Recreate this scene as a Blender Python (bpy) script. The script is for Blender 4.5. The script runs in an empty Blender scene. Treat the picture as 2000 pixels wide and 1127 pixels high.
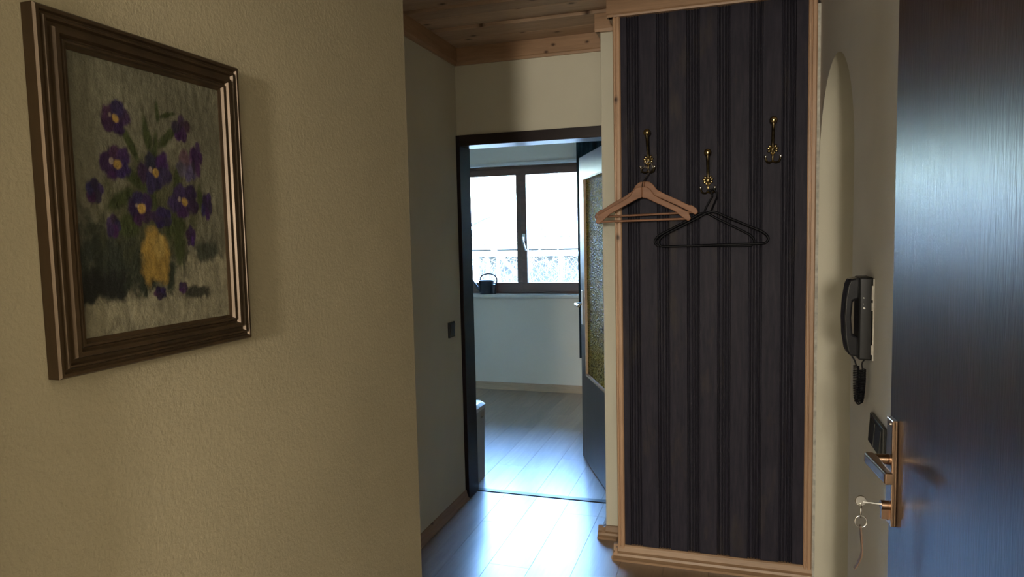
import bpy, bmesh, math, random
import numpy as np
from mathutils import Vector, Matrix
random.seed(7)
scene = bpy.context.scene
COL = scene.collection
PI = math.pi

# ------------------------------------------------------------------ camera
F_PX = 1340.0
CAM = np.array([0.0, 0.0, 1.5])
YAW, PITCH, ROLL = math.radians(17.71), math.radians(4.44), math.radians(-1.28)
_f = np.array([-math.sin(YAW)*math.cos(PITCH), math.cos(YAW)*math.cos(PITCH), -math.sin(PITCH)])
_r = np.cross(_f, [0, 0, 1.0]); _r /= np.linalg.norm(_r)
_u = np.cross(_r, _f)
_r2 = _r*math.cos(ROLL) + _u*math.sin(ROLL)
_u2 = -_r*math.sin(ROLL) + _u*math.cos(ROLL)
cam_data = bpy.data.cameras.new('camera')
cam = bpy.data.objects.new('camera', cam_data)
COL.objects.link(cam)
cam_data.sensor_width = 36.0
cam_data.lens = 36.0*F_PX/2000.0
cam_data.clip_start = 0.02
cam.matrix_world = Matrix(((_r2[0], _u2[0], -_f[0], CAM[0]), (_r2[1], _u2[1], -_f[1], CAM[1]),
                           (_r2[2], _u2[2], -_f[2], CAM[2]), (0, 0, 0, 1)))
scene.camera = cam

def on_x(xval, px, py):
    """point where the pixel's ray meets the plane X = xval"""
    d = _r2*(px-1000)/F_PX - _u2*(py-563.5)/F_PX + _f
    t = (xval-CAM[0])/d[0]
    return CAM + t*d

# ------------------------------------------------------------------ world, sun, exposure
scene.view_settings.view_transform = 'Standard'
scene.view_settings.look = 'None'
scene.view_settings.gamma = 1.0
scene.view_settings.use_curve_mapping = False
scene.view_settings.exposure = 0.0
SUN_EL, SUN_ROT = math.radians(36), math.radians(258)
world = bpy.data.worlds.new('world'); scene.world = world
world.use_nodes = True
wn = world.node_tree.nodes; wl = world.node_tree.links
wn.clear()
sky = wn.new('ShaderNodeTexSky')
sky.sky_type = 'NISHITA'
sky.sun_disc = False
sky.sun_elevation = SUN_EL
sky.sun_rotation = SUN_ROT
sky.air_density = 1.3
sky.dust_density = 0.6
bg = wn.new('ShaderNodeBackground'); bg.inputs['Strength'].default_value = 10.0
wo = wn.new('ShaderNodeOutputWorld')
tint = wn.new('ShaderNodeMix'); tint.data_type = 'RGBA'; tint.blend_type = 'MULTIPLY'
tint.inputs[0].default_value = 1.0; tint.inputs[7].default_value = (0.70, 0.92, 1.22, 1)
wl.new(sky.outputs[0], tint.inputs[6]); wl.new(tint.outputs[2], bg.inputs[0]); wl.new(bg.outputs[0], wo.inputs[0])

def light(name, kind, loc, energy, color, **kw):
    d = bpy.data.lights.new(name, kind); d.energy = energy; d.color = color
    for k, v in kw.items(): setattr(d, k, v)
    o = bpy.data.objects.new(name, d); COL.objects.link(o); o.location = loc
    return o
sun = light('sun_offscreen', 'SUN', (0, 8, 9), 25.0, (1.0, 0.93, 0.82), angle=math.radians(0.6))
_sd = Vector((math.sin(SUN_ROT)*math.cos(SUN_EL), math.cos(SUN_ROT)*math.cos(SUN_EL), math.sin(SUN_EL)))
sun.rotation_euler = (-_sd).to_track_quat('-Z', 'Y').to_euler()
# light of the stairwell behind the camera, falling in through the open entrance door
stair = light('stairwell_offscreen', 'POINT', (-0.05, -2.6, 1.72), 415.0, (1.0, 0.92, 0.78), shadow_soft_size=0.14)

# ------------------------------------------------------------------ materials
def newmat(name):
    m = bpy.data.materials.new(name); m.use_nodes = True
    nt = m.node_tree
    b = nt.nodes['Principled BSDF']
    m.cycles.emission_sampling = 'AUTO'
    return m, nt, b
def N(nt, t, **kw):
    n = nt.nodes.new(t)
    for k, v in kw.items(): setattr(n, k, v)
    return n
def objcoord(nt, scale=(1, 1, 1), rand=True):
    tc = N(nt, 'ShaderNodeTexCoord')
    mp = N(nt, 'ShaderNodeMapping'); mp.inputs['Scale'].default_value = scale
    if rand:
        oi = N(nt, 'ShaderNodeObjectInfo')
        ad = N(nt, 'ShaderNodeVectorMath', operation='MULTIPLY_ADD')
        ad.inputs[1].default_value = (37.1, 53.7, 71.3)
        nt.links.new(oi.outputs['Random'], ad.inputs[0])
        nt.links.new(tc.outputs['Object'], ad.inputs[2])
        nt.links.new(ad.outputs[0], mp.inputs['Vector'])
    else:
        nt.links.new(tc.outputs['Object'], mp.inputs['Vector'])
    return mp.outputs[0]
def noise(nt, vec, scale, detail=4, rough=0.55, dist=0.0):
    n = N(nt, 'ShaderNodeTexNoise'); n.inputs['Scale'].default_value = scale
    n.inputs['Detail'].default_value = detail; n.inputs['Roughness'].default_value = rough
    n.inputs['Distortion'].default_value = dist
    nt.links.new(vec, n.inputs['Vector']); return n
def ramp(nt, fac, stops):
    r = N(nt, 'ShaderNodeValToRGB'); e = r.color_ramp.elements
    while len(e) < len(stops): e.new(0.5)
    for i, (p, c) in enumerate(stops):
        e[i].position = p; e[i].color = (*c, 1) if len(c) == 3 else c
    nt.links.new(fac, r.inputs[0]); return r
def mix(nt, fac, a, b, blend='MIX'):
    m = N(nt, 'ShaderNodeMix', data_type='RGBA', blend_type=blend)
    for s, v in ((0, fac), (6, a), (7, b)):
        if isinstance(v, (int, float)): m.inputs[s].default_value = v
        elif isinstance(v, tuple): m.inputs[s].default_value = (*v, 1)
        else: nt.links.new(v, m.inputs[s])
    return m.outputs[2]
def bump(nt, b, height, strength, dist=0.01):
    bp = N(nt, 'ShaderNodeBump'); bp.inputs['Strength'].default_value = strength
    bp.inputs['Distance'].default_value = dist
    nt.links.new(height, bp.inputs['Height']); nt.links.new(bp.outputs[0], b.inputs['Normal'])

def plain(name, col, rough=0.5, metal=0.0, var=0.12, vs=25, bmp=0.0, spec=0.5, coat=0.0):
    m, nt, b = newmat(name)
    v = objcoord(nt)
    n = noise(nt, v, vs)
    c = ramp(nt, n.outputs[0], [(0.3, tuple(x*(1-var) for x in col)), (0.7, tuple(min(1, x*(1+var)) for x in col))])
    nt.links.new(c.outputs[0], b.inputs['Base Color'])
    b.inputs['Roughness'].default_value = rough; b.inputs['Metallic'].default_value = metal
    b.inputs['Specular IOR Level'].default_value = spec
    b.inputs['Coat Weight'].default_value = coat
    if bmp: bump(nt, b, n.outputs[0], bmp, 0.004)
    return m
def plaster(name, col, grain=180, strength=0.25, stain=0.05, dist=0.004):
    m, nt, b = newmat(name)
    v = objcoord(nt, rand=False)
    big = noise(nt, v, 2.2, 3)
    c = ramp(nt, big.outputs[0], [(0.3, tuple(x*(1-stain) for x in col)), (0.7, tuple(x*(1+stain) for x in col))])
    nt.links.new(c.outputs[0], b.inputs['Base Color'])
    b.inputs['Roughness'].default_value = 0.75; b.inputs['Specular IOR Level'].default_value = 0.3
    fine = noise(nt, v, grain, 5, 0.6)
    bump(nt, b, fine.outputs[0], strength, dist)
    return m
def wood(name, light_c, dark_c, axis, grain=(9.0, 90.0), rough=0.45, knots=0.0, knot_c=(0.07, 0.03, 0.012),
         knot_scale=6.0, spec=0.5, bmp=0.12, var=0.25, coat=0.0, across='y', knot_min=0.4):
    """grain runs along `axis`; knots are a sparse cellular pattern of dark ovals"""
    m, nt, b = newmat(name)
    s = [1, 1, 1]; s['xyz'.index(axis)] = 0.09
    v = objcoord(nt, tuple(s))
    n1 = noise(nt, v, grain[0], 3, 0.5, 1.2)
    n2 = noise(nt, v, grain[1], 4, 0.6, 0.3)
    c1 = ramp(nt, n1.outputs[0], [(0.30, dark_c), (0.68, light_c)])
    c2 = ramp(nt, n2.outputs[0], [(0.25, (1-var,)*3), (0.75, (1, 1, 1))])
    col = mix(nt, 1.0, c1.outputs[0], c2.outputs[0], 'MULTIPLY')
    oi = N(nt, 'ShaderNodeObjectInfo')
    rr = ramp(nt, oi.outputs['Random'], [(0.0, (0.82,)*3), (1.0, (1.08,)*3)])
    col = mix(nt, 1.0, col, rr.outputs[0], 'MULTIPLY')
    if knots > 0:
        v3 = objcoord(nt)
        sx = N(nt, 'ShaderNodeSeparateXYZ'); nt.links.new(v3, sx.inputs[0])
        sc_ = N(nt, 'ShaderNodeMath', operation='MULTIPLY'); sc_.inputs[1].default_value = 0.62
        nt.links.new(sx.outputs['xyz'.index(axis)], sc_.inputs[0])
        cb = N(nt, 'ShaderNodeCombineXYZ'); nt.links.new(sc_.outputs[0], cb.inputs[0]); nt.links.new(sx.outputs['xyz'.index(across)], cb.inputs[1])
        v2 = cb.outputs[0]
        vo = N(nt, 'ShaderNodeTexVoronoi', voronoi_dimensions='2D'); vo.inputs['Scale'].default_value = knot_scale
        nt.links.new(v2, vo.inputs['Vector'])
        wob = noise(nt, v2, 60, 2)
        ad = N(nt, 'ShaderNodeMath', operation='MULTIPLY_ADD'); ad.inputs[1].default_value = 0.05
        nt.links.new(wob.outputs[0], ad.inputs[0]); nt.links.new(vo.outputs['Distance'], ad.inputs[2])
        kr = ramp(nt, ad.outputs[0], [(knots*0.55+0.025, (1, 1, 1)), (knots+0.03, (0.35,)*3), (knots*1.6+0.04, (0, 0, 0))])
        sp = N(nt, 'ShaderNodeSeparateColor'); nt.links.new(vo.outputs['Color'], sp.inputs[0])
        gt = N(nt, 'ShaderNodeMath', operation='GREATER_THAN'); gt.inputs[1].default_value = knot_min
        nt.links.new(sp.outputs[0], gt.inputs[0])
        km = N(nt, 'ShaderNodeMath', operation='MULTIPLY')
        nt.links.new(kr.outputs[0], km.inputs[0]); nt.links.new(gt.outputs[0], km.inputs[1])
        col = mix(nt, km.outputs[0], col, knot_c)
    nt.links.new(col, b.inputs['Base Color'])
    b.inputs['Roughness'].default_value = rough; b.inputs['Specular IOR Level'].default_value = spec
    b.inputs['Coat Weight'].default_value = coat
    if bmp: bump(nt, b, n2.outputs[0], bmp, 0.002)
    return m

M = {}
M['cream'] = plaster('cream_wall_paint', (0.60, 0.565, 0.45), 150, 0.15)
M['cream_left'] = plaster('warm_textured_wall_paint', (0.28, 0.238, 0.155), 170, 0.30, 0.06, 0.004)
M['kitchen'] = plaster('kitchen_wall_paint', (0.80, 0.75, 0.66), 120, 0.08, 0.02)
M['landing_wall'] = plaster('white_landing_paint', (0.60, 0.58, 0.52), 120, 0.08, 0.02)
M['grey_cream'] = plaster('grey_cream_wall_paint', (0.68, 0.665, 0.62), 150, 0.15)
M['white'] = plaster('white_ceiling_paint', (0.78, 0.77, 0.74), 120, 0.08, 0.02)
M['pine_x'] = wood('pine_boards', (0.64, 0.45, 0.31), (0.48, 0.32, 0.21), 'x', knots=0.06, knot_scale=6, across='y')
M['pine_y'] = wood('pine_boards_along_depth', (0.64, 0.45, 0.31), (0.48, 0.32, 0.21), 'y', knots=0.06, knot_scale=6, across='x')
M['pine_trim_x'] = wood('pine_trim', (0.52, 0.32, 0.19), (0.40, 0.235, 0.13), 'x', knots=0.05, knot_scale=8, across='z')
M['base_trim'] = wood('weathered_pine_moulding', (0.42, 0.27, 0.16), (0.30, 0.18, 0.10), 'x', knots=0.0)
M['pine_trim_z'] = wood('pine_upright_trim', (0.52, 0.32, 0.19), (0.40, 0.235, 0.13), 'z', knots=0.035, knot_scale=5, across='x', knot_min=0.6)
M['pine_trim_y'] = wood('pine_trim_along_depth', (0.52, 0.32, 0.19), (0.40, 0.235, 0.13), 'y', knots=0.04, knot_scale=6, across='z')
M['kit_base'] = wood('beech_skirting', (0.62, 0.45, 0.30), (0.52, 0.36, 0.23), 'x', knots=0.0)
M['laminate'] = wood('laminate_floor', (0.29, 0.195, 0.12), (0.20, 0.13, 0.08), 'y', rough=0.44, grain=(14, 120), bmp=0.05, var=0.18, spec=1.0, knots=0.0, coat=1.0)
M['laminate'].node_tree.nodes['Principled BSDF'].inputs['Coat Roughness'].default_value = 0.25
M['laminate'].node_tree.nodes['Principled BSDF'].inputs['Coat IOR'].default_value = 1.6
M['landing'] = plain('stone_landing_floor', (0.36, 0.34, 0.31), 0.5)
M['frame_dark'] = wood('dark_door_frame_veneer', (0.030, 0.020, 0.022), (0.018, 0.012, 0.015), 'z', rough=0.36, bmp=0.05, spec=0.22)
M['leaf_dark'] = wood('brown_door_veneer', (0.060, 0.034, 0.024), (0.034, 0.019, 0.014), 'z', rough=0.36, bmp=0.05, spec=0.9)
M['entry_door'] = wood('dark_entrance_door_veneer', (0.040, 0.023, 0.017), (0.020, 0.012, 0.010), 'z', grain=(16, 150), rough=0.32, bmp=0.25, var=0.4)
M['window_wood'] = wood('brown_window_frame', (0.16, 0.075, 0.05), (0.10, 0.05, 0.035), 'x', rough=0.35, bmp=0.04)
M['black'] = plain('black_plastic', (0.007, 0.007, 0.008), 0.4, var=0.2, spec=0.2)
M['black_matte'] = plain('black_wire_coating', (0.004, 0.004, 0.006), 0.5, var=0.2, spec=0.15)
M['black_gloss'] = plain('black_gloss_handset', (0.010, 0.010, 0.012), 0.18, var=0.2)
M['switch'] = plain('anthracite_switch', (0.030, 0.032, 0.034), 0.35)
M['white_paint'] = plain('white_paint_smears', (0.75, 0.73, 0.68), 0.7, var=0.15, vs=120)
M['bronze_black'] = plain('blackened_bronze', (0.045, 0.036, 0.028), 0.45, 1.0, var=0.4, vs=90)
M['brass'] = plain('antique_brass', (0.56, 0.44, 0.22), 0.25, 1.0, var=0.35, vs=90)
M['brass_dark'] = plain('tarnished_shaded_brass', (0.13, 0.10, 0.055), 0.38, 1.0, var=0.4, vs=90)
M['bronze'] = plain('bronze_door_fitting', (0.30, 0.195, 0.13), 0.32, 1.0, var=0.1)
M['bronze_hi'] = plain('lit_bronze_edge', (0.34, 0.225, 0.15), 0.22, 1.0, var=0.1)  # slightly lighter bronze, light on the edges put into the colour
M['steel'] = plain('nickel_steel', (0.62, 0.61, 0.58), 0.25, 1.0, var=0.08)
M['steel_white'] = plain('pale_aluminium', (0.80, 0.80, 0.78), 0.35, 0.6, var=0.05)
M['leather'] = plain('brown_leather', (0.10, 0.055, 0.03), 0.6, var=0.3)
M['thread'] = plain('threshold_metal', (0.06, 0.055, 0.045), 0.3, 0.8, var=0.2)
M['hanger'] = wood('beech_hanger', (0.33, 0.165, 0.095), (0.25, 0.12, 0.066), 'x', grain=(10, 60), rough=0.5, spec=0.2, knots=0.0)
M['curtain'] = plain('teal_curtain_cloth', (0.018, 0.042, 0.055), 0.85, var=0.25, vs=60)
M['can'] = plain('dark_enamel_can', (0.016, 0.022, 0.035), 0.35)
M['bin'] = plain('grey_bin', (0.40, 0.40, 0.38), 0.5, var=0.05)
M['bin_lid'] = plain('pale_bin_lid', (0.62, 0.63, 0.62), 0.3, var=0.04)
M['picture_frame'] = wood('ridged_walnut_frame', (0.080, 0.050, 0.025), (0.042, 0.027, 0.015), 'z', rough=0.36, grain=(12, 90), bmp=0.05)
M['picture_frame'].node_tree.nodes['Principled BSDF'].inputs['Metallic'].default_value = 0.55
M['house_white'] = plain('white_house_trim', (0.80, 0.79, 0.76), 0.6)
M['house_wall'] = plain('slate_house_wall', (0.022, 0.025, 0.032), 0.7)
M['house_roof'] = plain('pale_roof_sheet', (0.66, 0.63, 0.60), 0.6)
M['bark'] = plain('pale_bark', (0.10, 0.097, 0.088), 0.8, var=0.25)
M['dark_leaf'] = plain('dead_leaves', (0.05, 0.045, 0.035), 0.9)
M['ground'] = plain('yard_ground', (0.30, 0.28, 0.22), 0.9, var=0.2, vs=3)

def dark_panel_mat():
    m, nt, b = newmat('black_stained_panelling')
    v = objcoord(nt, (1, 1, 0.10))
    n2 = noise(nt, v, 90, 4, 0.6, 0.3)
    base = ramp(nt, n2.outputs[0], [(0.25, (0.020, 0.0185, 0.027)), (0.8, (0.041, 0.037, 0.049))])
    v2 = objcoord(nt, (1, 1, 0.30))
    n3 = noise(nt, v2, 9, 5, 0.65)
    w = ramp(nt, n3.outputs[0], [(0.57, (0, 0, 0)), (0.76, (0.5,)*3)])
    col = mix(nt, w.outputs[0], base.outputs[0], (0.075, 0.06, 0.042))
    nt.links.new(col, b.inputs['Base Color'])
    b.inputs['Specular IOR Level'].default_value = 0.07
    b.inputs['Roughness'].default_value = 0.5
    bump(nt, b, n2.outputs[0], 0.15, 0.002)
    return m
M['panel'] = dark_panel_mat()

def glass_mat(name, tint=(1, 1, 1), gloss=1.0):
    m, nt, b = newmat(name); nt.nodes.remove(b)
    out = nt.nodes['Material Output']
    tr = N(nt, 'ShaderNodeBsdfTransparent'); tr.inputs[0].default_value = (*tint, 1)
    gl = N(nt, 'ShaderNodeBsdfGlossy'); gl.inputs['Roughness'].default_value = 0.02
    fr = N(nt, 'ShaderNodeFresnel'); fr.inputs[0].default_value = 1.45
    mx = N(nt, 'ShaderNodeMixShader')
    nt.links.new(fr.outputs[0], mx.inputs[0]); nt.links.new(tr.outputs[0], mx.inputs[1]); nt.links.new(gl.outputs[0], mx.inputs[2])
    nt.links.new(mx.outputs[0], out.inputs[0]); return m
M['filler'] = plain('aged_filler', (0.46, 0.44, 0.38), 0.8, var=0.3, vs=40)
M['sill'] = plain('pale_sill_paint', (0.66, 0.63, 0.56), 0.35, var=0.03)
M['glass'] = glass_mat('clear_glass', (0.97, 0.98, 0.97))

def ornament_glass():
    m, nt, b = newmat('yellow_ornamental_glass'); nt.nodes.remove(b)
    out = nt.nodes['Material Output']
    v = objcoord(nt, rand=False)
    vo = N(nt, 'ShaderNodeTexVoronoi'); vo.inputs['Scale'].default_value = 95
    nt.links.new(v, vo.inputs['Vector'])
    bp = N(nt, 'ShaderNodeBump'); bp.inputs['Strength'].default_value = 1.0; bp.inputs['Distance'].default_value = 0.006
    nt.links.new(vo.outputs['Distance'], bp.inputs['Height'])
    c = ramp(nt, vo.outputs['Distance'], [(0.15, (1.0, 0.86, 0.30)), (0.45, (0.90, 0.64, 0.09)), (0.68, (0.20, 0.145, 0.025))])
    tl = N(nt, 'ShaderNodeBsdfTranslucent'); nt.links.new(c.outputs[0], tl.inputs[0]); nt.links.new(bp.outputs[0], tl.inputs['Normal'])
    rf = N(nt, 'ShaderNodeBsdfRefraction'); rf.inputs['IOR'].default_value = 1.12; rf.inputs['Roughness'].default_value = 0.15
    nt.links.new(c.outputs[0], rf.inputs[0]); nt.links.new(bp.outputs[0], rf.inputs['Normal'])
    m1 = N(nt, 'ShaderNodeMixShader'); m1.inputs[0].default_value = 0.30
    nt.links.new(tl.outputs[0], m1.inputs[1]); nt.links.new(rf.outputs[0], m1.inputs[2])
    gl = N(nt, 'ShaderNodeBsdfGlossy'); gl.inputs['Roughness'].default_value = 0.12; nt.links.new(bp.outputs[0], gl.inputs['Normal'])
    m2 = N(nt, 'ShaderNodeMixShader'); m2.inputs[0].default_value = 0.12
    nt.links.new(m1.outputs[0], m2.inputs[1]); nt.links.new(gl.outputs[0], m2.inputs[2])
    nt.links.new(m2.outputs[0], out.inputs[0]); return m
M['ornament'] = ornament_glass()

# ------------------------------------------------------------------ mesh helpers
BASE = {}          # world position of every root whose parts are given in world coordinates
def props(o, label=None, cat=None, group=None, kind=None):
    if label: o['label'] = label
    if cat: o['category'] = cat
    if group: o['group'] = group
    if kind: o['kind'] = kind
    return o
def thing(name, label, cat, loc=(0, 0, 0), rot=(0, 0, 0), group=None, kind=None, local=False):
    o = bpy.data.objects.new(name, None); COL.objects.link(o)
    o.location = loc; o.rotation_euler = rot; o.empty_display_size = 0.05
    BASE[o.name] = Vector((0, 0, 0)) if local else Vector(loc)
    return props(o, label, cat, group, kind)

class MB:
    def __init__(s): s.v = []; s.f = []
    def add(s, vs, fs):
        k = len(s.v); s.v += [tuple(map(float, p)) for p in vs]; s.f += [tuple(i+k for i in f) for f in fs]; return s
    def box(s, x0, x1, y0, y1, z0, z1):
        return s.add([(x0, y0, z0), (x1, y0, z0), (x1, y1, z0), (x0, y1, z0), (x0, y0, z1), (x1, y0, z1), (x1, y1, z1), (x0, y1, z1)],
                     [(0, 3, 2, 1), (4, 5, 6, 7), (0, 1, 5, 4), (1, 2, 6, 5), (2, 3, 7, 6), (3, 0, 4, 7)])
    def prism(s, pts, axis, a, b):
        """closed 2-D outline pushed along an axis; outline coordinates are the other two axes in xyz order"""
        def mk(p, t):
            return {'x': (t, p[0], p[1]), 'y': (p[0], t, p[1]), 'z': (p[0], p[1], t)}[axis]
        n = len(pts)
        return s.add([mk(p, a) for p in pts] + [mk(p, b) for p in pts],
                     [tuple(range(n))[::-1], tuple(range(n, 2*n))] + [(i, (i+1) % n, n+(i+1) % n, n+i) for i in range(n)])
    def tube(s, path, r, n=10, closed=False, caps=True, flat=1.0):
        P = [Vector(p) for p in path]; m = len(P)
        R = r if hasattr(r, '__len__') else [r]*m
        def tan(i):
            if closed: return (P[(i+1) % m]-P[i-1]).normalized()
            return (P[min(i+1, m-1)]-P[max(i-1, 0)]).normalized()
        t0 = tan(0); up = Vector((0, 0, 1)) if abs(t0.z) < 0.9 else Vector((0, 1, 0))
        nrm = (up - t0*up.dot(t0)).normalized()
        vs = []
        for i in range(m):
            t = tan(i)
            nrm = (nrm - t*nrm.dot(t)).normalized(); bn = t.cross(nrm)
            for k in range(n):
                a = 2*PI*k/n
                vs.append(P[i] + nrm*(R[i]*math.cos(a)) + bn*(R[i]*flat*math.sin(a)))
        fs = []
        for i in range(m if closed else m-1):
            j = (i+1) % m
            for k in range(n):
                l = (k+1) % n
                fs.append((i*n+k, i*n+l, j*n+l, j*n+k))
        if caps and not closed:
            fs.append(tuple(range(n))[::-1]); fs.append(tuple(range((m-1)*n, m*n)))
        return s.add(vs, fs)
    def lathe(s, prof, c, axis=(0, 0, 1), n=20, sx=1.0):
        ax = Vector(axis).normalized(); u = ax.orthogonal().normalized()
        if abs(ax.z) > 0.99: u = Vector((1, 0, 0))
        w = ax.cross(u); c = Vector(c); vs = []
        for r, h in prof:
            for k in range(n):
                a = 2*PI*k/n
                vs.append(c + ax*h + u*(r*sx*math.cos(a)) + w*(r*math.sin(a)))
        m = len(prof); fs = []
        for i in range(m-1):
            for k in range(n):
                l = (k+1) % n
                fs.append((i*n+k, i*n+l, (i+1)*n+l, (i+1)*n+k))
        fs.append(tuple(range(n))[::-1]); fs.append(tuple(range((m-1)*n, m*n)))
        return s.add(vs, fs)
    def ball(s, c, r, n=12, sz=1.0):
        prof = [(max(1e-4, r*math.sin(PI*i/n)), -r*sz*math.cos(PI*i/n)) for i in range(n+1)]
        return s.lathe(prof, c, (0, 0, 1), 2*n)
    def build(s, name, mat, parent=None, bevel=0.0, smooth=False, label=None, cat=None, group=None, kind=None, seg=2):
        V = np.array(s.v); lo, hi = V.min(0), V.max(0)
        org = Vector(((lo[0]+hi[0])/2, (lo[1]+hi[1])/2, lo[2]))
        me = bpy.data.meshes.new(name)
        me.from_pydata([tuple(p) for p in (V - np.array(org))], [], s.f); me.update()
        bm = bmesh.new(); bm.from_mesh(me); bmesh.ops.recalc_face_normals(bm, faces=bm.faces); bm.to_mesh(me); bm.free()
        o = bpy.data.objects.new(name, me); COL.objects.link(o)
        me.materials.append(M[mat] if isinstance(mat, str) else mat)
        if parent is not None:
            o.parent = parent; o.location = org - BASE[parent.name]
        else: o.location = org
        BASE[o.name] = org if parent is None or BASE[parent.name].length > 0 or True else org
        if smooth:
            for p in me.polygons: p.use_smooth = True
            if smooth == 'auto':
                me.set_sharp_from_angle(angle=math.radians(38))
        if bevel:
            b = o.modifiers.new('bevel', 'BEVEL'); b.width = bevel; b.segments = seg; b.limit_method = 'ANGLE'; b.angle_limit = math.radians(40)
        return props(o, label, cat, group, kind)
def bx(*a): return MB().box(*a)
def catmull(pts, per=8, closed=False):
    P = [Vector(p) for p in pts]; out = []; m = len(P)
    for i in range(m if closed else m-1):
        p0 = P[(i-1) % m] if closed or i > 0 else P[0]; p1 = P[i]; p2 = P[(i+1) % m]
        p3 = P[(i+2) % m] if closed or i+2 < m else P[-1]
        for k in range(per):
            t = k/per
            out.append(0.5*((2*p1)+(p2-p0)*t+(2*p0-5*p1+4*p2-p3)*t*t+(3*p1-p0-3*p2+p3)*t**3))
    if not closed: out.append(P[-1])
    return out

# ------------------------------------------------------------------ the setting
XL, XN, XR = -0.72, -1.44, 0.345        # picture wall, niche wall, right wall
YC, YD, YK = 1.48, 3.57, 6.262          # corner of picture wall, doorway wall, kitchen window wall
YP, YB = 3.08, 3.28                     # coat panel front, wall behind it
YQ = 3.086                              # front of the wall right of the coat panel
XB = -0.585                             # left corner of that wall
H = 2.52
S = 'structure'
def struct(name, mb, mat, label, cat, bevel=0.0, parent=None):
    return mb.build(name, mat, parent, bevel, label=label, cat=cat, kind=S)

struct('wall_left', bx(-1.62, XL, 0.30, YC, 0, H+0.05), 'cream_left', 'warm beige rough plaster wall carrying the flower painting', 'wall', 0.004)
struct('wall_niche', bx(-1.60, XN, YC, YD, 0, H+0.05), 'cream', 'narrow cream wall with a dark light switch beside the dark door frame', 'wall')
struct('wall_back', MB().box(-3.25, XN+0.012, YD, YD+0.13, 0, H+0.05).box(XN+0.012, XB+0.02, YD, YD+0.13, 2.035, H+0.05), 'cream', 'cream wall above the dark framed doorway to the kitchen', 'wall')
struct('wall_closet', bx(XB, 2.75, YB, YD+0.13, 0, H+0.05), 'cream', 'cream wall behind the black coat panel', 'wall', 0.003)
struct('wall_arch_back', bx(XR+0.201, 2.75, YQ, YB-0.0005, 0, H+0.05), 'cream', 'cream wall seen through the arched opening', 'wall')
# right wall with the arched opening
arch = [(1.28, 0), (2.245, 0), (2.245, 1.712)]
for i in range(1, 40):
    a = PI - PI*i/40
    arch.append(((2.245+YQ)/2+(YQ-2.245)/2*math.cos(a), 1.712+0.385*math.sin(a)))
arch += [(YQ, 1.712), (YQ, 0), (YB, 0), (YB, H+0.05), (1.28, H+0.05)]
wr = MB().prism(arch, 'x', XR, XR+0.20).build('wall_right', 'grey_cream', smooth='auto', label='pale grey cream wall with a tall arched opening and intercom', cat='wall', kind=S)
wr.data.materials.append(M['cream'])          # the arch is lined in the cream of the other walls
for p in wr.data.polygons:
    c = p.center
    if abs(p.normal.x) < 0.5 and 2.2-1e-3 < c.y+wr.location.y < YQ+0.001 and c.z < 2.2: p.material_index = 1
struct('wall_entry_side', bx(XR+0.105, XR+0.2, 0.30, 1.28, 0, H+0.05), 'cream', 'set back cream wall behind the open entrance door', 'wall')
struct('wall_side_room', MB().box(2.6, 2.75, 1.4, YQ, 0, H+0.05).box(XR+0.201, 2.6, 1.40, 1.5, 0, H+0.05), 'cream', 'cream walls of the side room through the arch', 'wall')
struct('ceiling_side_room', bx(XR+0.15, 2.75, 1.4, YB, H+0.02, H+0.12), 'white', 'white ceiling of the side room through the arch', 'ceiling')
# entrance wall with its doorway, and the stair landing that the daylight comes from
struct('wall_entrance', MB().box(-1.9, -0.665, 0.28, 0.40, 0, H+0.05).box(0.32, 1.9, 0.28, 0.40, 0, H+0.05).box(-0.665, 0.32, 0.28, 0.40, 2.12, H+0.05), 'landing_wall', 'wall around the open entrance doorway', 'wall')
struct('wall_landing', MB().box(-1.9, -1.75, -4.6, 0.28, 0, 2.7).box(1.75, 1.9, -4.6, 0.28, 0, 2.7).box(-1.75, 1.75, -4.6, -4.45, 0, 2.7),
       'landing_wall', 'stair landing walls outside the entrance', 'wall')
struct('ceiling_landing', bx(-1.9, 1.9, -4.6, 0.28, 2.57, 2.7), 'white', 'white ceiling over the stair landing', 'ceiling')
struct('floor_landing', bx(-1.9, 1.9, -4.6, 0.28, -0.12, 0), 'landing', 'grey stone floor of the stair landing', 'floor')

# floors: laminate planks on a slab
def planks(parent, x0, x1, y0, y1, w=0.193, L=1.285, seed=1):
    rnd = random.Random(seed); cache = {}
    x = x0; row = 0
    while x < x1-1e-4:
        xe = min(x+w, x1); y = y0 - rnd.choice((0.0, 0.33, 0.66, 0.5))*L
        while y < y1:
            a, b = max(y, y0), min(y+L, y1)
            if b-a > 0.02:
                g, c = 0.0003, 0.0006
                mb = MB(); x_0, x_1, y_0, y_1 = x+g, xe-g, a+g, b-g
                mb.add([(x_0, y_0, -.008), (x_1, y_0, -.008), (x_1, y_1, -.008), (x_0, y_1, -.008),
                        (x_0, y_0, -c), (x_1, y_0, -c), (x_1, y_1, -c), (x_0, y_1, -c),
                        (x_0+c, y_0+c, 0), (x_1-c, y_0+c, 0), (x_1-c, y_1-c, 0), (x_0+c, y_1-c, 0)],
                       [(0, 3, 2, 1), (0, 1, 5, 4), (1, 2, 6, 5), (2, 3, 7, 6), (3, 0, 4, 7), (4, 5, 9, 8), (5, 6, 10, 9), (6, 7, 11, 10), (7, 4, 8, 11), (8, 9, 10, 11)])
                mb.build('plank', 'laminate', parent)
            y += L
        x += w; row += 1
fl = struct('floor', bx(-1.60, 2.75, 0.28, 3.690, -0.13, -0.0075), 'laminate', 'glossy wood laminate plank floor of the hallway', 'floor')
planks(fl, XN, XR, 0.29, 3.688, seed=4)
struct('floor_side_room', bx(XR, 2.6, 1.5, YB, -0.0072, 0), 'laminate', 'wood laminate floor of the side room through the arch', 'floor')
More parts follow.
